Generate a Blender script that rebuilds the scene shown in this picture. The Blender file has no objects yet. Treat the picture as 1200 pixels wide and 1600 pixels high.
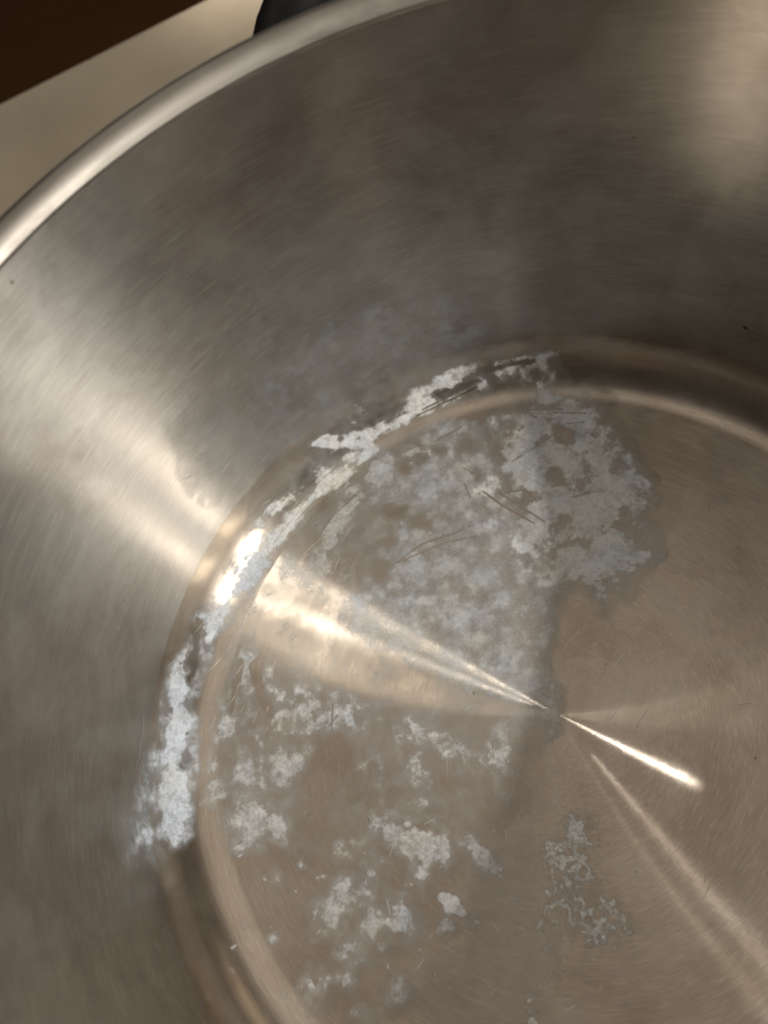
import bpy, math, random
import numpy as np
from mathutils import Matrix, Vector

# ------------------------------------------------------------------ camera, world, lamps, exposure
scene = bpy.context.scene
U = 0.11                       # metres per unit: radius of the flat part of the pot's floor
CAM_D, CAM_H, CAM_T, CAM_YAW, CAM_ROLL = .2955, 1.9255, .4635, .4619, -.5047

def rot_x(t):
    c, s = math.cos(t), math.sin(t); return np.array([[1, 0, 0], [0, c, -s], [0, s, c]])
def rot_z(t):
    c, s = math.cos(t), math.sin(t); return np.array([[c, -s, 0], [s, c, 0], [0, 0, 1]])
CAM_M = rot_z(CAM_YAW) @ rot_x(CAM_T) @ rot_z(CAM_ROLL)
CAM_O = np.array([0, -CAM_D, CAM_H])
FPX = 1202.

cam_data = bpy.data.cameras.new('camera')
cam = bpy.data.objects.new('camera', cam_data)
scene.collection.objects.link(cam)
mw = Matrix.Identity(4)
for i in range(3):
    for j in range(3):
        mw[i][j] = CAM_M[i, j]
    mw[i][3] = CAM_O[i] * U
cam.matrix_world = mw
cam_data.sensor_fit = 'VERTICAL'
cam_data.sensor_height = 24.0
cam_data.sensor_width = 18.0
cam_data.lens = 24.0 * FPX / 1600
cam_data.clip_start = 0.005
cam_data.clip_end = 100
cam_data.dof.use_dof = True
cam_data.dof.focus_distance = 0.205
cam_data.dof.aperture_fstop = 7.0
scene.camera = cam

world = bpy.data.worlds.new('World')
scene.world = world
world.use_nodes = True
bg = world.node_tree.nodes['Background']
bg.inputs['Color'].default_value = (1.0, 0.87, 0.74, 1)
bg.inputs['Strength'].default_value = 0.034

def lamp(name, az, el, dist, size, power, color, side=0.0, shape='DISK', size_y=None):
    """an area light aimed at the pot; az, el in degrees as seen from the pot's floor"""
    a, e = math.radians(az), math.radians(el)
    d = Vector((math.cos(e) * math.cos(a), math.cos(e) * math.sin(a), math.sin(e)))
    t = Vector((-math.sin(a), math.cos(a), 0))
    L = bpy.data.lights.new(name, 'AREA')
    L.shape = shape; L.size = size
    if size_y: L.size_y = size_y
    L.energy = power; L.color = color
    o = bpy.data.objects.new(name, L)
    scene.collection.objects.link(o)
    o.location = d * dist + t * side
    o.rotation_euler = (-Vector(o.location)).to_track_quat('-Z', 'Y').to_euler()
    return o
lamp('kitchen_lamp', -16, 55, 1.0, 0.034, 1.5, (1.0, 0.95, 0.86))
lamp('kitchen_lamp', -12, 45, 1.0, 0.016, 4.0, (1.0, 0.95, 0.86))
lamp('kitchen_lamp', -20.5, 45, 1.0, 0.016, 3.4, (1.0, 0.95, 0.86))
lamp('side_lamp', -119, 15, 1.3, 0.22, 4.2, (1.0, 0.80, 0.58))
lamp('far_lamp', 119, 44, 1.4, 0.008, 0.75, (1.0, 0.91, 0.78))
lamp('ceiling_bounce_fill', 52, 75, 1.7, 1.5, 4.1, (1.0, 0.87, 0.73), shape='SQUARE')  # added soft fill standing in for light bounced off the ceiling
# an added unseen light that makes the bright pool behind the pot's handle
spot = bpy.data.lights.new('worktop_fill', 'SPOT')
spot.energy = 16.0; spot.color = (1.0, 0.90, 0.78); spot.spot_size = math.radians(13); spot.spot_blend = 0.8; spot.shadow_soft_size = 0.03
so = bpy.data.objects.new('worktop_fill', spot); scene.collection.objects.link(so)
so.location = (-0.06, 0.46, 0.50)
so.rotation_euler = (Vector((-0.112, 0.378, 0)) - Vector(so.location)).to_track_quat('-Z', 'Y').to_euler()

scene.render.engine = 'CYCLES'
scene.cycles.use_denoising = True
scene.cycles.use_adaptive_sampling = True
scene.cycles.adaptive_threshold = 0.02
scene.cycles.max_bounces = 9
scene.cycles.glossy_bounces = 7
scene.cycles.diffuse_bounces = 6
scene.cycles.transparent_max_bounces = 16
scene.cycles.caustics_reflective = True
scene.cycles.blur_glossy = 0.15
scene.cycles.sample_clamp_indirect = 6.0
scene.view_settings.view_transform = 'Standard'
scene.view_settings.look = 'None'
scene.view_settings.exposure = 0.0
scene.view_settings.gamma = 1.0
scene.view_settings.use_curve_mapping = False

rng = np.random.RandomState(7)
random.seed(7)

# ------------------------------------------------------------------ helpers
def link(o, parent=None):
    scene.collection.objects.link(o)
    if parent is not None: o.parent = parent
    return o

def mesh_np(name, verts, faces, mat, parent=None, smooth=True, normals=None, attrs=None):
    me = bpy.data.meshes.new(name)
    verts = np.ascontiguousarray(verts, np.float32); faces = np.ascontiguousarray(faces, np.int32)
    n, m, k = len(verts), len(faces), faces.shape[1]
    me.vertices.add(n); me.vertices.foreach_set('co', verts.ravel())
    me.loops.add(m * k); me.loops.foreach_set('vertex_index', faces.ravel())
    me.polygons.add(m)
    me.polygons.foreach_set('loop_start', np.arange(0, m * k, k, dtype=np.int32))
    me.update(calc_edges=True)
    if smooth: me.polygons.foreach_set('use_smooth', np.ones(m, bool))
    for an, (typ, data) in (attrs or {}).items():
        at = me.attributes.new(an, typ, 'POINT')
        at.data.foreach_set('vector' if typ == 'FLOAT_VECTOR' else 'value', np.ascontiguousarray(data, np.float32).ravel())
    me.materials.append(mat)
    me.update()
    if normals is not None:
        me.normals_split_custom_set_from_vertices([tuple(v) for v in normals])
    return link(bpy.data.objects.new(name, me), parent)

class Nodes:
    """tiny node-graph helper"""
    def __init__(self, name):
        self.mat = bpy.data.materials.new(name); self.mat.use_nodes = True
        self.t = self.mat.node_tree; self.t.nodes.clear()
        self.out = self.t.nodes.new('ShaderNodeOutputMaterial')
    def n(self, typ, ins=None, **props):
        nd = self.t.nodes.new(typ)
        for k, v in props.items(): setattr(nd, k, v)
        for k, v in (ins or {}).items():
            if isinstance(v, bpy.types.NodeSocket): self.t.links.new(v, nd.inputs[k])
            else: nd.inputs[k].default_value = v
        return nd
    def math(self, op, a, b=0.0, c=0.0, clamp=False):
        nd = self.n('ShaderNodeMath', operation=op); nd.use_clamp = clamp
        for i, v in enumerate((a, b, c)):
            if isinstance(v, bpy.types.NodeSocket): self.t.links.new(v, nd.inputs[i])
            else: nd.inputs[i].default_value = v
        return nd.outputs[0]
    def noise(self, vec, scale, detail=4, rough=.55, dist=0.0):
        return self.n('ShaderNodeTexNoise', {'Vector': vec, 'Scale': scale, 'Detail': detail, 'Roughness': rough, 'Distortion': dist}).outputs['Fac']
    def mapr(self, v, a, b, c, d):
        return self.n('ShaderNodeMapRange', {'Value': v, 'From Min': a, 'From Max': b, 'To Min': c, 'To Max': d}).outputs['Result']
    def mix(self, f, a, b):
        nd = self.n('ShaderNodeMix', data_type='RGBA')
        for key, v in ((0, f), (6, a), (7, b)):
            if isinstance(v, bpy.types.NodeSocket): self.t.links.new(v, nd.inputs[key])
            else: nd.inputs[key].default_value = v
        return nd.outputs[2]
    def vmul(self, v, s):
        return self.n('ShaderNodeVectorMath', {0: v, 1: s}, operation='MULTIPLY').outputs[0]
    def done(self, shader):
        self.t.links.new(shader, self.out.inputs['Surface']); return self.mat

# ------------------------------------------------------------------ materials
def brushed_steel(name, wall, bend=False):
    g = Nodes(name)
    br = g.n('ShaderNodeAttribute', attribute_name='brush').outputs['Vector']     # (cos a, sin a, arc length in units)
    ob = g.n('ShaderNodeTexCoord').outputs['Object']
    fine = g.noise(g.vmul(br, (18, 18, 420)), 1.0, 4, .65)          # turning grooves
    strok = g.noise(g.vmul(br, (12, 12, 260)), 1.0, 4, .6)
    mid = g.noise(g.vmul(br, (9, 9, 160)), 1.0, 3, .6)
    blotch = g.noise(ob, 42, 6, .62, .4)
    blotch2 = g.noise(ob, 110, 5, .6, .3)
    smear = g.noise(g.vmul(br, (7, 7, 14)), 1.0, 5, .6, .5)
    c1 = g.mix(g.mapr(smear, .35, .7, 0, 1), (.53, .515, .49, 1), (.63, .62, .60, 1)) if wall else g.mix(g.mapr(smear, .35, .7, 0, 1), (.61, .535, .455, 1), (.69, .625, .55, 1))
    c2 = g.mix(g.mapr(blotch, .46, .64, 0, .75), c1, (.38, .36, .33, 1) if wall else (.47, .395, .315, 1))
    c3 = g.mix(g.mapr(blotch2, .60, .74, 0, .35), c2, (.50, .50, .47, 1))
    c4 = g.mix(g.mapr(fine, .35, .70, 0, .50), c3, (.37, .345, .315, 1))
    c4 = g.mix(g.mapr(strok, .50, .72, 0, .42), c4, (.78, .75, .70, 1))
    bh = g.math('ADD', g.math('MULTIPLY', fine, .6), g.math('MULTIPLY', mid, 1.0))
    bump = g.n('ShaderNodeBump', {'Strength': .22, 'Distance': .00004, 'Height': bh}).outputs[0]
    bump2 = g.n('ShaderNodeBump', {'Strength': .12, 'Distance': .0004, 'Height': blotch, 'Normal': bump}).outputs[0]
    tan = g.n('ShaderNodeTangent', direction_type='RADIAL', axis='Z').outputs[0]
    rough = g.mapr(smear, .3, .75, .165, .19) if bend else g.mapr(smear, .3, .75, .19, .22) if wall else g.mapr(smear, .3, .75, .205, .23)
    sharp = g.n('ShaderNodeBsdfAnisotropic', {'Color': c4, 'Roughness': rough, 'Anisotropy': .68 if bend else .72 if wall else .84, 'Normal': bump2, 'Tangent': tan})
    soft = g.n('ShaderNodeBsdfAnisotropic', {'Color': c4, 'Roughness': .46, 'Anisotropy': .66, 'Normal': bump2, 'Tangent': tan})
    m1 = g.n('ShaderNodeMixShader', {0: .07 if bend else .25 if wall else .06, 1: sharp.outputs[0], 2: soft.outputs[0]}).outputs[0]
    film = g.n('ShaderNodeBsdfDiffuse', {'Color': g.mix(g.mapr(blotch, .4, .7, 0, 1), (.36, .32, .27, 1), (.27, .22, .17, 1)), 'Roughness': 0.0})
    m2 = g.n('ShaderNodeMixShader', {0: g.mapr(smear, .3, .7, .03, .10) if wall else g.mapr(smear, .3, .7, .06, .16), 1: m1, 2: film.outputs[0]}).outputs[0]
    return g.done(m2)
M_FLOOR = brushed_steel('brushed_steel_floor', False)
M_WALL = brushed_steel('brushed_steel_wall', True)
M_BEND = brushed_steel('brushed_steel_bend', False, True)

def polished():
    g = Nodes('polished_steel')
    br = g.n('ShaderNodeAttribute', attribute_name='brush').outputs['Vector']
    fine = g.noise(g.vmul(br, (20, 20, 500)), 1.0, 3, .6)
    sm = g.noise(g.vmul(br, (16, 16, 30)), 1.0, 4, .6)
    bump = g.n('ShaderNodeBump', {'Strength': .2, 'Distance': .00003, 'Height': fine}).outputs[0]
    p = g.n('ShaderNodeBsdfPrincipled', {'Base Color': g.mix(sm, (.27, .25, .225, 1), (.36, .335, .305, 1)), 'Metallic': 1.0, 'Roughness': g.mapr(sm, .3, .7, .42, .56), 'Normal': bump})
    return g.done(p.outputs[0])
M_RIM = polished()

def limescale():
    g = Nodes('limescale')
    ob = g.n('ShaderNodeTexCoord').outputs['Object']
    al = g.n('ShaderNodeAttribute', attribute_name='cover').outputs['Fac']
    cool = g.n('ShaderNodeAttribute', attribute_name='cool').outputs['Fac']
    n1 = g.noise(ob, 1300, 6, .7, .3)
    n2 = g.noise(ob, 260, 5, .6, .5)
    grain = g.math('ADD', g.math('MULTIPLY', g.math('SUBTRACT', n1, .5), .9), g.math('MULTIPLY', g.math('SUBTRACT', n2, .5), 1.2))
    # thinner where the cover is thin, so the grain eats into it
    a2 = g.math('MULTIPLY', al, g.math('ADD', 1.0, grain), clamp=True)
    warm = g.mix(n2, (.56, .53, .48, 1), (.80, .78, .74, 1))
    blue = g.mix(n2, (.38, .42, .48, 1), (.70, .77, .87, 1))
    col = g.mix(g.mapr(al, .08, .80, 1, 0), g.mix(cool, warm, blue), g.mix(cool, (.37, .36, .335, 1), (.33, .345, .355, 1)))
    bump = g.n('ShaderNodeBump', {'Strength': .5, 'Distance': .0002, 'Height': g.math('ADD', n1, n2)}).outputs[0]
    d = g.n('ShaderNodeBsdfPrincipled', {'Base Color': col, 'Roughness': .55, 'Normal': bump})
    t = g.n('ShaderNodeBsdfTransparent')
    return g.done(g.n('ShaderNodeMixShader', {0: a2, 1: t.outputs[0], 2: d.outputs[0]}).outputs[0])
M_LIME = limescale()

def simple(name, c1, c2, scale, rough, bumpd=0.0, spec=.5):
    g = Nodes(name)
    ob = g.n('ShaderNodeTexCoord').outputs['Object']
    n1 = g.noise(ob, scale, 6, .6, .3)
    ins = {'Base Color': g.mix(g.mapr(n1, .35, .68, 0, 1), c1, c2), 'Roughness': rough, 'Specular IOR Level': spec}
    if bumpd: ins['Normal'] = g.n('ShaderNodeBump', {'Strength': .4, 'Distance': bumpd, 'Height': n1}).outputs[0]
    return g.done(g.n('ShaderNodeBsdfPrincipled', ins).outputs[0])
M_HANDLE = simple('black_plastic', (.003, .003, .003, 1), (.006, .006, .006, 1), 300, .55, .00005, .2)
M_SCRATCH = simple('scratched_steel', (.55, .50, .45, 1), (.70, .66, .60, 1), 400, .35)
M_SPECK = simple('burnt_speck', (.06, .038, .022, 1), (.11, .075, .045, 1), 600, .7)

def counter_mat():
    g = Nodes('worktop')
    ob = g.n('ShaderNodeTexCoord').outputs['Object']
    n1 = g.noise(ob, 9, 6, .6, .4); n2 = g.noise(ob, 60, 5, .6)
    c = g.mix(g.mapr(n1, .4, .65, 0, 1), (.40, .345, .265, 1), (.32, .27, .20, 1))
    sp = g.n('ShaderNodeTexVoronoi', {'Vector': ob, 'Scale': 24, 'Randomness': 1.0}).outputs['Distance']
    c = g.mix(g.mapr(sp, .03, .07, .6, 0), c, (.22, .18, .13, 1))
    return g.done(g.n('ShaderNodeBsdfPrincipled', {'Base Color': c, 'Roughness': g.mapr(n2, .3, .7, .45, .6)}).outputs[0])
M_COUNTER = counter_mat()

def floor_mat():
    g = Nodes('dark_wood')
    ob = g.n('ShaderNodeTexCoord').outputs['Object']
    n1 = g.noise(g.vmul(ob, (3, 40, 3)), 1.0, 6, .6, .4)
    c = g.mix(n1, (.30, .10, .02, 1), (.60, .24, .05, 1))
    return g.done(g.n('ShaderNodeBsdfPrincipled', {'Base Color': c, 'Roughness': .5}).outputs[0])
M_GROUND = floor_mat()

# ------------------------------------------------------------------ the pot's profile (units; r, z), arc length s from the centre of the floor
RF, SL, FR = 0.862, math.radians(7.0), 0.145     # edge of the slightly dished floor, its slope there, fillet radius
Z0, N_DISH = -0.012, 90
FLARE = math.radians(2.6)                        # the wall leans outwards                          # height of the floor's centre
prof = [(0.0, Z0, 0, 1)]; zz = Z0
for k in range(1, N_DISH + 1):
    r0, r1 = RF * (k - 1) / N_DISH, RF * k / N_DISH
    zz += math.tan(SL * ((r0 + r1) / 2 / RF) ** 7.0) * (r1 - r0)
    a = SL * (r1 / RF) ** 7.0
    prof.append((r1, zz, -math.sin(a), math.cos(a)))
N_FLOOR = len(prof)
for a in np.linspace(SL, math.pi / 2 - FLARE, 28)[1:]:
    prof.append((RF + FR * (math.sin(a) - math.sin(SL)), zz + FR * (math.cos(SL) - math.cos(a)), -math.sin(a), math.cos(a)))
RB, ZFIL = prof[-1][0], prof[-1][1]
N_FILLET = len(prof)
ZW = 1.072
for z in np.linspace(ZFIL, ZW, 60)[1:]: prof.append((RB + (z - ZFIL) * math.tan(FLARE), z, -math.cos(FLARE), math.sin(FLARE)))
RW = prof[-1][0]
prof = np.array(prof)
S = np.r_[0, np.cumsum(np.hypot(np.diff(prof[:, 0]), np.diff(prof[:, 1])))]
S_WALL, S_TOP = S[N_FILLET - 1], S[-1]

def surf(s, th, off=0.0):
    """point (metres) on the inner surface at arc length s (units) and azimuth th, lifted by off metres"""
    r = np.interp(s, S, prof[:, 0]); z = np.interp(s, S, prof[:, 1])
    nr = np.interp(s, S, prof[:, 2]); nz = np.interp(s, S, prof[:, 3])
    l = np.hypot(nr, nz); nr, nz = nr / l, nz / l
    r = r * U + nr * off; z = z * U + nz * off
    return np.stack([r * np.cos(th), r * np.sin(th), z], -1)

# ray from the photograph's pixel to the inner surface, as unwrapped coordinates (s cos, s sin)
def chart(x, y):
    v = CAM_M @ np.array([(x - 600) / FPX, -(y - 800) / FPX, -1.0])
    k = -(CAM_O[2] + .05) / v[2]
    ks = np.linspace(0.2, 1.0, 3000) * k             # march along the ray till it meets the profile
    Q = CAM_O + ks[:, None] * v
    rq = np.hypot(Q[:, 0], Q[:, 1])
    hit = np.argmax((rq >= np.interp(Q[:, 2], prof[:, 1], prof[:, 0])) & (Q[:, 2] < 1.2))
    P = Q[hit]
    s = np.interp(P[2], prof[:, 1], S) if rq[hit] > RF + .5 * FR else np.interp(rq[hit], prof[:N_FILLET, 0], S[:N_FILLET])
    th = math.atan2(P[1], P[0])
    return np.array([s * math.cos(th), s * math.sin(th)])

# ------------------------------------------------------------------ worktop and floor
def box(name, lo, hi, mat, parent=None):
    x0, y0, z0 = lo; x1, y1, z1 = hi
    v = [(x0,y0,z0),(x1,y0,z0),(x1,y1,z0),(x0,y1,z0),(x0,y0,z1),(x1,y0,z1),(x1,y1,z1),(x0,y1,z1)]
    f = [(0,3,2,1),(4,5,6,7),(0,1,5,4),(1,2,6,5),(2,3,7,6),(3,0,4,7)]
    return mesh_np(name, np.array(v), np.array(f), mat, parent, smooth=False)
ZC = -0.085                                        # worktop height in units (the pot's base is thick)
def plane_pt(x, y, z):
    v = CAM_M @ np.array([(x - 600) / FPX, -(y - 800) / FPX, -1.0]); k = (z - CAM_O[2]) / v[2]
    return CAM_O + k * v
e0, e1 = plane_pt(0, 157, ZC), plane_pt(310, 0, ZC)
edge_az = math.atan2(e1[1] - e0[1], e1[0] - e0[0])
counter = box('worktop', (-0.7, -0.62, -0.04), (0.9, 0.0, 0.0), M_COUNTER)
counter.location = Vector(e0) * U
counter.rotation_euler = (0, 0, edge_az)
bv = counter.modifiers.new('bevel', 'BEVEL'); bv.width = .004; bv.segments = 4
counter['kind'] = 'structure'
counter['label'] = 'pale cream worktop with a straight edge behind the pot'
ground = box('floor', (-3, -3, -0.95), (3, 3, -0.90), M_GROUND)
ground['kind'] = 'structure'
ground['label'] = 'dark brown wooden floor beyond the worktop edge'

# ------------------------------------------------------------------ pot
pot = bpy.data.objects.new('cooking_pot', None)
pot.empty_display_size = .05
pot.location = (0, 0, ZC * U)
link(pot)
pot['label'] = 'stainless steel cooking pot with chalky limescale on its floor, standing on the worktop'
pot['category'] = 'pot'

NSEG = 384
def lathe(name, p, s, mat, normals=True):
    """p: (k,4) rows r,z,nr,nz in units; s arc lengths"""
    th = np.linspace(0, 2 * math.pi, NSEG, endpoint=False)
    k = len(p)
    R, TH = np.meshgrid(p[:, 0], th, indexing='ij')
    Z = np.repeat(p[:, 1][:, None], NSEG, 1)
    v = np.stack([R * np.cos(TH) * U, R * np.sin(TH) * U, (Z - ZC) * U], -1).reshape(-1, 3)
    nn = np.stack([p[:, 2][:, None] * np.cos(TH), p[:, 2][:, None] * np.sin(TH), np.repeat(p[:, 3][:, None], NSEG, 1)], -1).reshape(-1, 3)
    br = np.stack([np.cos(TH), np.sin(TH), np.repeat(s[:, None], NSEG, 1)], -1).reshape(-1, 3)
    i = np.arange(k - 1)[:, None] * NSEG; j = np.arange(NSEG)[None]; j2 = (j + 1) % NSEG
    f = np.stack([i + j, i + NSEG + j, i + NSEG + j2, i + j2], -1).reshape(-1, 4)
    nn = nn / np.linalg.norm(nn, axis=1, keepdims=True)
    return mesh_np(name, v, f, mat, pot, normals=nn if normals else None, attrs={'brush': ('FLOAT_VECTOR', br)})

pf = prof[:N_FLOOR].copy(); pf[0, 0] = 0.0006
lathe('pot_floor', pf, S[:N_FLOOR], M_FLOOR)
lathe('corner_bend', prof[N_FLOOR - 1:N_FILLET], S[N_FLOOR - 1:N_FILLET], M_BEND)
lathe('pot_wall', prof[N_FILLET - 1:], S[N_FILLET - 1:], M_WALL)
# rim: a shallow cove, then a lip rolled outwards
rim_pts = [(RW, ZW), (RW + .0008, ZW + .004), (RW - .0006, ZW + .007), (RW + .001, ZW + .010), (RW + .005, ZW + .016), (RW + .011, ZW + .023),
           (RW + .020, ZW + .030), (RW + .031, ZW + .034), (RW + .042, ZW + .033), (RW + .053, ZW + .029), (RW + .058, ZW + .021), (RW + .057, ZW + .012), (RW + .049, ZW + .006), (RW + .036, ZW + .003)]
def smooth_poly(pts, n):
    pts = np.array(pts, float); t = np.arange(len(pts)); tt = np.linspace(0, len(pts) - 1, n); out = []
    P = np.vstack([2 * pts[0] - pts[1], pts, 2 * pts[-1] - pts[-2]])
    for u in tt:
        i = min(int(u), len(pts) - 2); w = u - i; p0, p1, p2, p3 = P[i:i + 4]
        out.append(.5 * (2 * p1 + (p2 - p0) * w + (2 * p0 - 5 * p1 + 4 * p2 - p3) * w**2 + (3 * p1 - p0 - 3 * p2 + p3) * w**3))
    return np.array(out)
def with_normals(q):
    d = np.gradient(q, axis=0); d /= np.linalg.norm(d, axis=1, keepdims=True)
    return np.c_[q, -d[:, 1], d[:, 0]]
rp = with_normals(smooth_poly(rim_pts, 70))
lathe('rim', rp, S_TOP + np.linspace(0, .16, 70), M_RIM)
# outside of the body, down to a thick base
RO = RW + .012
q = [(RW + .036, ZW + .003), (RO + .004, ZW - .004), (RO, ZW - .012)] + [(RO - (ZW - z) * math.tan(FLARE), z) for z in np.linspace(ZW - .03, .10, 14)] + \
    [(RB + .006, .06), (RB - .01, .0), (RB - .04, -.05), (RB - .07, ZC + .0002), (.6, ZC + .0002), (.0006, ZC + .0002)]
q = np.array(q, float)
lathe('outer_shell', with_normals(q), S_TOP + .16 + np.r_[0, np.cumsum(np.hypot(np.diff(q[:, 0]), np.diff(q[:, 1])))], M_RIM)

# side handles: a black loop on a steel bracket
def tube(name, pts, radii, mat, parent, flat=1.0, up=Vector((0, 0, 1)), seg=20):
    pts = [Vector(p) for p in pts]; V = []; F = []
    for i, p in enumerate(pts):
        d = (pts[min(i + 1, len(pts) - 1)] - pts[max(i - 1, 0)]).normalized()
        side = d.cross(up).normalized(); up2 = side.cross(d).normalized()
        for k in range(seg):
            a = 2 * math.pi * k / seg
            V.append(p + side * math.cos(a) * radii[i] + up2 * math.sin(a) * radii[i] * flat)
    for i in range(len(pts) - 1):
        for k in range(seg):
            F.append((i * seg + k, i * seg + (k + 1) % seg, (i + 1) * seg + (k + 1) % seg, (i + 1) * seg + k))
    V.append(pts[0]); V.append(pts[-1]); c0, c1 = len(V) - 2, len(V) - 1
    for k in range(seg):
        F.append((c0, (k + 1) % seg, k, k)); F.append((c1, (len(pts) - 1) * seg + k, (len(pts) - 1) * seg + (k + 1) % seg, (len(pts) - 1) * seg + (k + 1) % seg))
    me = bpy.data.meshes.new(name)
    me.from_pydata([tuple(v) for v in V], [], [tuple(dict.fromkeys(f)) for f in F]); me.materials.append(mat)
    me.polygons.foreach_set('use_smooth', [True] * len(me.polygons)); me.update()
    return link(bpy.data.objects.new(name, me), parent)
HAZ = math.radians(91)
def handle(az):
    rad = Vector((math.cos(az), math.sin(az), 0)); tg = Vector((-math.sin(az), math.cos(az), 0))
    zc = (0.93 - ZC) * U
    P = []; Rr = []
    for u in np.linspace(-1, 1, 33):
        a = u * math.radians(92)
        P.append(rad * (RO * U + .004 + .040 * (max(0, math.cos(a)) ** .6)) + tg * (.046 * math.sin(a)) + Vector((0, 0, zc + .004 * math.cos(a))))
        Rr.append(.0085 - .002 * abs(u) ** 3)
    h = tube('handle', P, Rr, M_HANDLE, pot, flat=1.0)
    h['label'] = 'black plastic loop handle on the outside of the pot'
    for s in (-1, 1):
        tube('bracket', [rad * (RO * U - .004) + tg * (.046 * s) + Vector((0, 0, zc)), rad * (RO * U + .012) + tg * (.046 * s) + Vector((0, 0, zc))], [.006, .006], M_RIM, h, seg=16)
handle(HAZ); handle(HAZ + math.pi)

# ------------------------------------------------------------------ limescale: thin chalky crusts and films grown on the steel, and a painted sheen
STEP = 0.0021
GX = np.arange(-1.34, 0.34, STEP); GY = np.arange(-0.86, 1.36, STEP)
CX, CY = np.meshgrid(GX, GY, indexing='xy')            # unwrapped surface coordinates

def vnoise(x, y, seed):
    xi = np.floor(x).astype(np.int64); yi = np.floor(y).astype(np.int64)
    xf, yf = x - xi, y - yi
    u, v = xf * xf * xf * (xf * (xf * 6 - 15) + 10), yf * yf * yf * (yf * (yf * 6 - 15) + 10)
    def h(a, b):
        n = (a * 374761393 + b * 668265263 + seed * 1442695041) & 0x7fffffff
        n = ((n ^ (n >> 13)) * 1274126177) & 0x7fffffff
        return ((n ^ (n >> 16)) & 0xffff) / 65535.0
    return (h(xi, yi) * (1 - u) + h(xi + 1, yi) * u) * (1 - v) + (h(xi, yi + 1) * (1 - u) + h(xi + 1, yi + 1) * u) * v
def fbm(x, y, f, octv, seed, gain=.55):
    t = 0; a = 1; n = 0
    for o in range(octv):
        c, q = math.cos(o * 1.3), math.sin(o * 1.3)
        t = t + a * vnoise((x * c - y * q) * f + 17.3 * o, (x * q + y * c) * f - 9.1 * o, seed + o); n += a; a *= gain; f *= 2.03
    return t / n
def sstep(a, b, x):
    t = np.clip((x - a) / (b - a), 0, 1); return t * t * (3 - 2 * t)

RHO = np.hypot(CX, CY); ANG = np.arctan2(CY, CX)
WX = CX + .050 * (fbm(CX, CY, 14, 5, 11) - .5); WY = CY + .050 * (fbm(CX, CY, 14, 5, 57) - .5)
N_BIG = fbm(CX, CY, 16, 6, 3, .54); N_MID = fbm(CX, CY, 46, 4, 23, .55); N_FINE = fbm(CX, CY, 150, 3, 31, .6)
N_RIDGE = 1 - np.abs(2 * fbm(CX, CY, 40, 4, 77, .55) - 1)
N_ARC = fbm(ANG * 5, RHO * 95, 1.0, 4, 41, .6)         # smears that follow the turning of the pot

def px_scale(x, y):
    a, b, c = chart(x, y), chart(x + 3, y), chart(x, y + 3)
    J = np.array([(b - a) / 3, (c - a) / 3]); return math.sqrt(abs(np.linalg.det(J)) + 1e-12)
def capsule(field, pts, rad, strength, warped=True, op=np.maximum):
    P = [chart(*p) for p in pts]
    rs = [q * px_scale(*p) for p, q in zip(pts, rad if isinstance(rad, list) else [rad] * len(pts))]
    if len(P) == 1: P = P * 2; rs = rs * 2
    for (a, b, r0, r1) in zip(P[:-1], P[1:], rs[:-1], rs[1:]):
        m = 2.2 * max(r0, r1) + .06
        x0, x1 = min(a[0], b[0]) - m, max(a[0], b[0]) + m; y0, y1 = min(a[1], b[1]) - m, max(a[1], b[1]) + m
        i0, i1 = np.searchsorted(GX, [x0, x1]); j0, j1 = np.searchsorted(GY, [y0, y1])
        if i1 <= i0 or j1 <= j0: continue
        sl = (slice(j0, j1), slice(i0, i1))
        X, Y = (WX[sl], WY[sl]) if warped else (CX[sl], CY[sl])
        d = b - a; L2 = float(d @ d) + 1e-12
        t = np.clip(((X - a[0]) * d[0] + (Y - a[1]) * d[1]) / L2, 0, 1)
        dist = np.hypot(X - a[0] - t * d[0], Y - a[1] - t * d[1]) / (r0 + (r1 - r0) * t)
        field[sl] = op(field[sl], strength * np.clip(1.6 - dist, 0, 1.25) / 1.25)
def blobs(lst, warped=True):
    f = np.zeros_like(CX)
    for it in lst:
        pts, rad, st = it
        capsule(f, pts if isinstance(pts, list) else [pts], rad, st, warped)
    return f

# each deposit as strokes traced where it lies in the pot: (point or polyline, radius, strength)
upper = blobs([((835, 690), 55, 1), ((890, 650), 45, .9), ((870, 745), 70, 1), ((925, 715), 50, .95), ((950, 775), 50, 1), ((900, 805), 70, 1),
               ((835, 790), 60, .8), ((805, 710), 34, 1), ((985, 830), 30, .7), ((940, 850), 60, .95), ((880, 875), 60, .8), ((925, 925), 32, .8),
               ([(850, 640), (835, 580)], 30, .75), ((955, 905), 30, .6), ((770, 760), 45, .7), ((850, 850), 60, .75)])
middle = blobs([((700, 770), 70, .8), ((640, 770), 45, .85), ((740, 830), 80, .72), ((680, 860), 60, .62), ((760, 900), 90, .66), ((690, 930), 70, .6),
                ((820, 920), 70, .68), ((780, 990), 85, .62), ((840, 1010), 50, .72), ((820, 1070), 60, .68), ((740, 1040), 60, .52), ((850, 1110), 32, .75),
                ((660, 980), 50, .45), ((800, 850), 80, .72), ((700, 720), 45, .8), ((720, 1090), 50, .5), ((800, 1120), 45, .6), ([(845, 1098), (760, 1045), (660, 985), (600, 950)], 42, .85), ((660, 900), 60, .8), ((700, 1010), 50, .75)])  # long stroke added to dull the straight highlight left of centre
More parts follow.
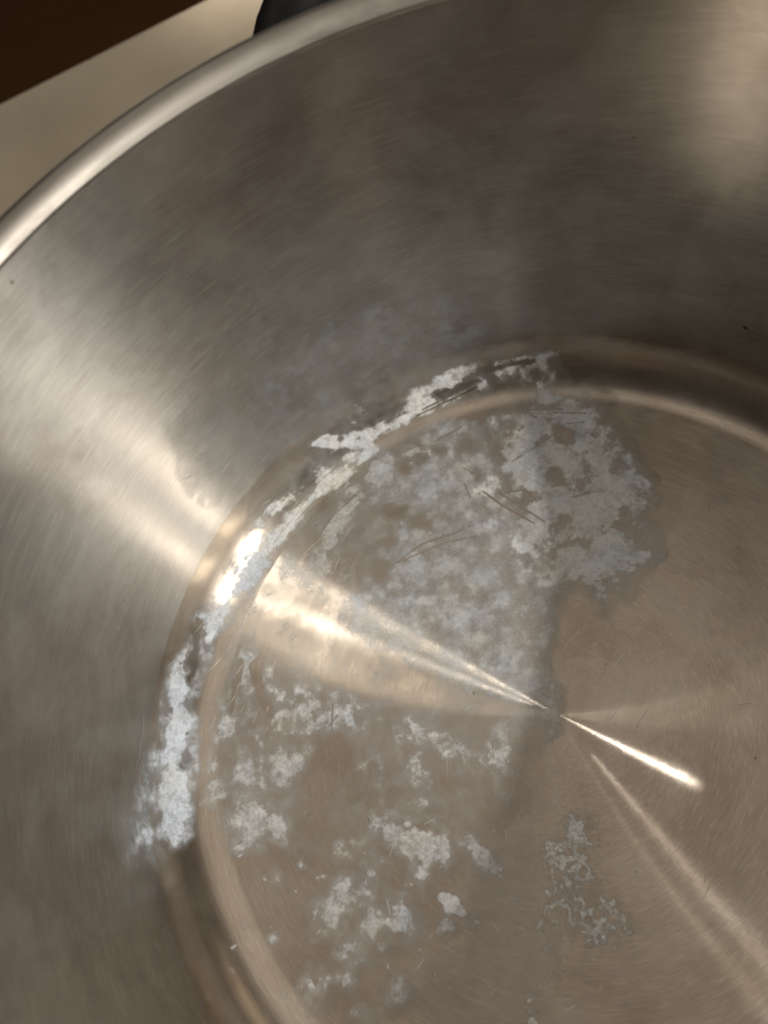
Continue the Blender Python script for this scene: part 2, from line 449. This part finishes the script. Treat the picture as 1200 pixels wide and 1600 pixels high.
arc = blobs([([(690, 690), (640, 715), (590, 745), (545, 790)], 22, .95), ([(545, 790), (510, 850), (480, 900)], 26, .8), ((545, 850), 40, .62),
             ((590, 850), 40, .5), ((520, 900), 40, .6), ([(470, 860), (420, 930), (395, 1000)], 34, .62), ((450, 960), 40, .7), ((470, 1000), 42, .75),
             ((540, 1020), 42, .72), ((600, 1060), 44, .62), ((560, 930), 32, .4)])
crust_far = blobs([([(846, 560), (795, 572), (745, 580)], [7, 14, 18], .95), ([(745, 585), (700, 608), (652, 632)], 24, 1.0), ([(650, 640), (610, 665), (575, 690)], 15, .85),
                   ([(580, 680), (530, 690), (484, 697)], [17, 13, 5], 1.0), ([(575, 690), (540, 735), (500, 770)], 22, .85), ([(500, 770), (455, 815), (415, 860)], 20, .8),
                   ([(455, 775), (420, 800), (395, 830)], 14, .7), ((560, 650), 20, .55)])
crust_near = blobs([([(400, 872), (355, 935), (318, 985)], 22, .9), ([(318, 985), (290, 1045), (276, 1100)], [20, 25, 23], 1.05), ([(276, 1100), (268, 1180), (268, 1240)], [23, 20, 24], 1.1),
                    ([(268, 1240), (268, 1290), (272, 1312)], [24, 26, 10], 1.15), ([(238, 1180), (228, 1310)], [16, 30], .60), ((212, 1310), 30, .45), ([(300, 1110), (296, 1230)], 8, .5)])
left = blobs([([(385, 1020), (362, 1090), (350, 1160), (338, 1240)], 20, .8), ((420, 1070), 46, .72), ((430, 1140), 52, .85), ((480, 1100), 48, .75), ((400, 1200), 40, .85),
              ((450, 1210), 45, .8), ((400, 1275), 38, .95), ((375, 1310), 20, .8), ((430, 1290), 28, .8), ((530, 1110), 46, .68), ((560, 1160), 46, .62), ((470, 1160), 50, .72),
              ((350, 1240), 14, .8), ((600, 1110), 50, .55)])
lower = blobs([((620, 1150), 50, .72), ((570, 1210), 34, .8), ((700, 1160), 52, .68), ((740, 1200), 34, .75), ((785, 1160), 44, .75), ((640, 1200), 34, .6), ((590, 1270), 38, .78),
               ((560, 1300), 26, .7), ([(610, 1300), (650, 1330), (690, 1325)], 26, .95), ((660, 1370), 24, .8), ([(720, 1305), (755, 1345), (785, 1370)], 17, .95), ((700, 1260), 22, .62),
               ((515, 1440), 34, .9), ((545, 1395), 34, .8), ((620, 1430), 30, .8), ((590, 1360), 30, .68), ((500, 1545), 30, .78), ((540, 1530), 22, .7), ((625, 1550), 26, .75),
               ((560, 1590), 20, .8), ((440, 1365), 11, .9), ((470, 1352), 7, .9), ((575, 1460), 30, .72), ((700, 1450), 16, .6), ((750, 1430), 14, .55), ((430, 1465), 8, .7),
               ((660, 1240), 30, .6), ((780, 1230), 24, .6), ((535, 1330), 18, .7), ((540, 1480), 26, .7)])
for k in range(150):                                   # stray specks around the spots
    x, y = random.gauss(600, 120), random.gauss(1340, 130)
    if y < 1640 and x > 330: capsule(lower, [(x, y)], random.uniform(1.2, 4.5), random.uniform(.6, 1.0))
for k in range(60):
    x, y = random.gauss(880, 45), random.gauss(1420, 90)
    capsule(lower, [(x, y)], random.uniform(1.2, 4.0), random.uniform(.6, .95))
sheen_film = blobs([([(790, 1200), (795, 1400), (800, 1640)], 62, .9), ([(700, 1560), (720, 1640)], 60, .6)])  # pale film put in for the lighter floor beside a dark reflection
flake = blobs([([(690, 1402), (704, 1411), (722, 1426)], [7, 13, 6], 1.3)], warped=False)
lace = blobs([((895, 1330), 34, 1.0), ((910, 1300), 22, .9), ((885, 1370), 32, 1.0), ((925, 1360), 24, .95), ((910, 1430), 36, .95), ((880, 1420), 26, .9), ((950, 1420), 20, .8), ((930, 1455), 28, .9),
              ((860, 1400), 16, .8), ([(850, 1480), (865, 1520)], 14, .7), ([(845, 1540), (835, 1600)], 15, .75), ((975, 1445), 12, .6), ((850, 1450), 18, .7)])
haze_wall = blobs([([(600, 520), (660, 530), (700, 550)], 46, .9), ([(520, 560), (590, 560), (640, 585)], 52, .95), ([(450, 610), (500, 620), (560, 620)], 46, .9), ([(420, 660), (470, 665)], 40, .8),
                   ((380, 690), 36, .55), ((340, 730), 40, .45), ((740, 540), 30, .6), ((770, 550), 20, .5), ((700, 480), 40, .4), ((330, 690), 50, .4)])
# places scraped or dissolved back to bare steel
bare = np.zeros_like(CX)
capsule(bare, [(440, 945), (520, 1020), (600, 1070), (720, 1105), (800, 1118)], 34, .42)  # chalk cleared here so the curved highlight shows
for pts, rad, st in [((880, 680), 15, 1.0), ((845, 692), 15, .55), ((870, 742), 17, .75), ((685, 617), 12, 1.0), ([(685, 617), (750, 592)], 5, .9), ([(735, 590), (765, 575)], 9, .8),
                     ([(770, 575), (830, 565)], 5, .8), ([(305, 985), (300, 1040)], 11, 1.0), ([(315, 965), (298, 1060)], 6, 1.0), ((632, 728), 11, 1.0), ((655, 718), 8, .8),
                     ((690, 705), 16, .9), ((720, 700), 20, .7), ((615, 800), 16, .8), ((605, 850), 15, .75), ((600, 890), 18, .8), ((610, 930), 20, .6), ((590, 960), 16, .5),
                     ([(375, 1040), (358, 1110)], 7, 1.0), ([(400, 1040), (408, 1080), (418, 1115)], 6, 1.0), ((500, 790), 12, .7), ([(485, 845), (470, 880)], 9, .7),
                     ((520, 1180), 34, .9), ((560, 1240), 26, .6), ((610, 1360), 22, .5), ((480, 1270), 30, .7), ((745, 745), 10, .5), ((660, 820), 24, .45),
                     ((500, 1230), 28, .7), ((700, 1215), 20, .6), ((660, 1290), 12, .5), ((440, 1240), 10, .5), ((560, 680), 5, .8), ((530, 690), 5, .7), ((830, 620), 14, .5)]:
    capsule(bare, pts if isinstance(pts, list) else [pts], rad, st)
capsule(bare, [(908, 950), (898, 1030), (904, 1110)], 27, 1.2)
# thin knife and spoon scratches through the chalk
for pts in [[(615, 882), (660, 850), (700, 836)], [(620, 880), (690, 850), (742, 838)], [(700, 838), (735, 822)], [(755, 768), (785, 790), (835, 818)], [(790, 770), (820, 765), (838, 782)],
            [(800, 722), (850, 690), (880, 668)], [(805, 718), (826, 700)], [(818, 640), (880, 640)], [(866, 645), (915, 646)], [(885, 662), (912, 660)], [(892, 778), (930, 768)], [(905, 775), (925, 765)],
            [(780, 770), (850, 815)], [(622, 735), (650, 715)], [(640, 730), (668, 708)], [(680, 690), (720, 668)], [(520, 1100), (518, 1145)], [(514, 1135), (527, 1118)], [(725, 755), (735, 778)],
            [(660, 640), (740, 600)], [(650, 650), (745, 605)], [(520, 805), (470, 880)]]:
    capsule(bare, pts, 1.2, .9, warped=False)
for k in range(45):
    x, y = random.uniform(380, 1000), random.uniform(590, 1000)
    if random.random() < .45:      # along the turning direction of the fillet
        x, y = random.choice([(random.uniform(420, 700), 0), (random.uniform(300, 420), 0)]); y = 1100 - math.sqrt(max(0, 1 - ((x - 872) / 590) ** 2)) * 470 + random.uniform(-10, 60)
        c = chart(x, y); a = math.atan2(c[1], c[0]) + math.pi / 2
    else: a = random.gauss(.6, .5)
    l = random.uniform(6, 26)
    capsule(bare, [(x - math.cos(a) * l, y + math.sin(a) * l), (x + math.cos(a) * l, y - math.sin(a) * l)], random.uniform(.5, .8), random.uniform(.25, .6), warped=False)

def cover(field, chalk, veil, noise, cut=.4, nb=.6, tide=.25, lift=0.0, even=.40):
    """chalk cover from a traced field: a soft veil, thick chalk where it gathers, and a tide line along the edge"""
    on = field > .02
    d = field - bare * .9 + nb * (noise - .5) * 2
    v = veil * sstep(cut - .58, cut + .30, d) * (even + (1 - even) * sstep(.30, .68, .45 * N_MID + .55 * N_BIG2))
    k = chalk * sstep(-.12, .52, d - cut - .06 + lift + 1.0 * (N_BIG2 - .5) + .35 * (N_MID - .5)) * (.80 + .20 * sstep(.32, .62, N_FINE))
    t = tide * np.exp(-((d - cut) / .055) ** 2) * sstep(.40, .60, N_BIG)
    return np.clip(np.maximum(np.maximum(v, k), t), 0, 1) * on
N_BIG2 = fbm(CX, CY, 20, 5, 91, .52)
MX = .55 * N_BIG + .45 * N_MID
film = blobs([([(430, 1120), (600, 1140), (760, 1120)], 70, .75), ([(560, 800), (650, 870), (760, 940)], 110, .8),
              ([(800, 800), (860, 900), (800, 1050)], 80, .8), ([(560, 1240), (700, 1260)], 70, .5), ([(400, 1180), (450, 1250)], 60, .6)])
MX2 = .72 * N_BIG + .28 * N_MID
layers = [
    ('limescale_patch', cover(upper, 1.0, .58, MX2, .30, .58, .20, .03, .5), .14, .30, 'broad white chalky patch on the far side of the pot floor'),
    ('limescale_patch', cover(middle, .48, .66, MX2, .20, .36, .10, -.12, .55), .08, .60, 'grey mottled chalk film reaching the centre of the pot floor'),
    ('limescale_patch', cover(arc, .62, .40, .6 * MX + .4 * N_ARC, .36, .60, .22, -.04), .10, .35, 'curved smear of chalk along the left edge of the pot floor'),
    ('limescale_crust', cover(crust_far, 1.0, .45, .55 * MX + .45 * N_ARC, .42, .60, .40, .05), .30, .40, 'ragged white crust in the far corner between floor and wall'),
    ('limescale_crust', cover(crust_near, 1.0, .70, .5 * MX + .5 * N_ARC, .42, .28, .25, .02), .45, .95, 'thick bluish white crust along the left corner of the pot'),
    ('limescale_patch', cover(left, .68, .46, .75 * MX + .25 * N_ARC, .34, .60, .22, -.06), .10, .55, 'mottled lilac white chalk on the left of the pot floor'),
    ('limescale_patch', cover(lower, .70, .44, .85 * MX + .15 * N_FINE, .38, .70, .14, -.04), .10, .40, 'scattered cloudy white spots on the near part of the pot floor'),
    ('limescale_flake', cover(flake, .9, .5, MX, .50, .45, .3, .3), .20, .40, 'small solid white flake on the near part of the pot floor'),
    ('limescale_patch', cover(lace, .85, .26, N_RIDGE * .85 + .2 * N_FINE - .22, .66, 1.1, .1), .10, .30, 'lacy white chalk rings right of the pot floor centre line'),
    ('water_stain_and_sheen', cover(film, 0.0, .38, MX, .42, .45, .0, 0.0, .55), .02, .55, 'thin grey veil of dried water over the left of the pot floor'),
    ('water_stain_and_sheen', cover(sheen_film, 0.0, .16, MX, .46, .14, .05), .02, .10, 'faint painted sheen with a straight edge near the middle of the pot floor'),
    ('water_stain_and_sheen', cover(haze_wall, .06, .28, MX2, .38, .50, .20), .03, .85, 'bluish grey dried water staining on the far wall above the crust'),
]
marks = blobs([([(285, 752), (330, 740), (385, 705), (400, 690)], 1.6, 1.0), ([(428, 574), (440, 566), (500, 545)], 2.0, 1.0),
               ([(225, 1120), (218, 1180), (208, 1205)], 2.0, .9),
               ([(632, 678), (624, 705)], 1.0, 1.0), ([(180, 985), (188, 970)], 4, .8), ([(730, 548), (780, 545), (850, 548)], 2.0, .7), ([(395, 640), (420, 600), (450, 590)], 2.5, .7)])
layers.append(('water_mark', cover(marks, .26, .20, MX2, .40, .30, .1, .1), .02, .20, 'thin dried drip lines and tide marks on the pot wall'))
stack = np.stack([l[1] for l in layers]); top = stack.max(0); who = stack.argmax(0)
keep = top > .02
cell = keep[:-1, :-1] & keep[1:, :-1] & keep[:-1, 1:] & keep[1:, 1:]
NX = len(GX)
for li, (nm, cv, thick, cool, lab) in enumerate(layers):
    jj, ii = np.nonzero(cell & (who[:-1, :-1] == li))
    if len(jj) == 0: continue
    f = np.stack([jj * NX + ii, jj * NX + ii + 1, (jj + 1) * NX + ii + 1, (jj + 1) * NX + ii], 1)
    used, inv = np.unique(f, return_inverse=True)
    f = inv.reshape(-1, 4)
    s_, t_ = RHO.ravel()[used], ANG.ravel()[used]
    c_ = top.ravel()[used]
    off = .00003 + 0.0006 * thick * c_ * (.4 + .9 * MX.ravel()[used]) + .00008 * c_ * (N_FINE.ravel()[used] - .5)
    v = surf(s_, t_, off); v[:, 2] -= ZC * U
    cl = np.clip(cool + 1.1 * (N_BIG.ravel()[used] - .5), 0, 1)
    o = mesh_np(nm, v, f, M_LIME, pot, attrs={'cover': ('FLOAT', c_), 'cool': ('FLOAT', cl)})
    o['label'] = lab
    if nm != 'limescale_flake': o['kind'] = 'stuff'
print('limescale faces', int(cell.sum()))

# ------------------------------------------------------------------ burnt specks and bright scratches on the bare steel
def c2s(c): return math.hypot(c[0], c[1]), math.atan2(c[1], c[0])
specks = [((990, 215), 3.2), ((1165, 512), 5), ((740, 1083), 2.6), ((576, 1281), 2.6), ((1180, 1185), 3), ((18, 441), 3), ((1050, 305), 2), ((1145, 381), 2)]
for (x, y), r in specks:
    s_, t_ = c2s(chart(x, y)); k = px_scale(x, y) * r * .6
    n = 11; V = []; F = []
    ph = random.uniform(0, 6)
    for i in range(n):
        a = 2 * math.pi * i / n; rr = k * (.75 + .35 * math.sin(2 * a + ph) + random.uniform(-.2, .2))
        V.append(surf(s_ + rr * math.sin(a), t_ + 1.6 * rr * math.cos(a) / max(s_, .2) * (1 if s_ < RF else s_ / RW), .00002))
    V.append(surf(s_, t_, .00012 + .0006 * k))
    V = np.array(V); V[:, 2] -= ZC * U
    F = np.array([(i, (i + 1) % n, n) for i in range(n)])
    mesh_np('burnt_speck', V, F, M_SPECK, pot)
V = []; F = []
def scratch(x, y, ang, length, w):
    p0 = chart(x - math.cos(ang) * length / 2, y - math.sin(ang) * length / 2); p1 = chart(x + math.cos(ang) * length / 2, y + math.sin(ang) * length / 2)
    d = p1 - p0; L = np.linalg.norm(d)
    if L < 1e-6 or L > .3: return
    nrm = np.array([-d[1], d[0]]) / L * w * .0016
    bend = nrm / (w * .0016) * random.gauss(0, .03) * L
    m = 5; base = len(V)
    for i in range(m + 1):
        t = i / m; c = p0 + d * t + bend * 4 * t * (1 - t); e = nrm * math.sin(math.pi * (.04 + .92 * t)) * .5
        for sg in (-1, 1):
            s_, t_ = c2s(c + sg * e); V.append(surf(s_, t_, .00002))
    for i in range(m): F.append((base + 2 * i, base + 2 * i + 2, base + 2 * i + 3, base + 2 * i + 1))
for k in range(13): scratch(random.gauss(950, 45), random.gauss(1040, 55), random.gauss(2.15, .16), random.uniform(12, 75), random.uniform(.3, .9))
for k in range(26): scratch(random.gauss(365, 30), random.gauss(1060, 90), random.gauss(2.15, .18), random.uniform(10, 45), random.uniform(.5, 1.1))
for k in range(26): scratch(random.gauss(450, 60), random.gauss(870, 70), random.gauss(2.3, .2), random.uniform(10, 50), random.uniform(.5, 1.1))
for k in range(36): scratch(random.uniform(560, 1150), random.uniform(1150, 1580), random.gauss(1.9, .5), random.uniform(8, 40), random.uniform(.4, .9))
for k in range(16): scratch(random.uniform(900, 1180), random.uniform(650, 1150), random.gauss(2.2, .6), random.uniform(8, 40), random.uniform(.4, .9))
V = np.array(V); V[:, 2] -= ZC * U
o = mesh_np('scratches', V, np.array(F), M_SCRATCH, pot)
o['kind'] = 'stuff'
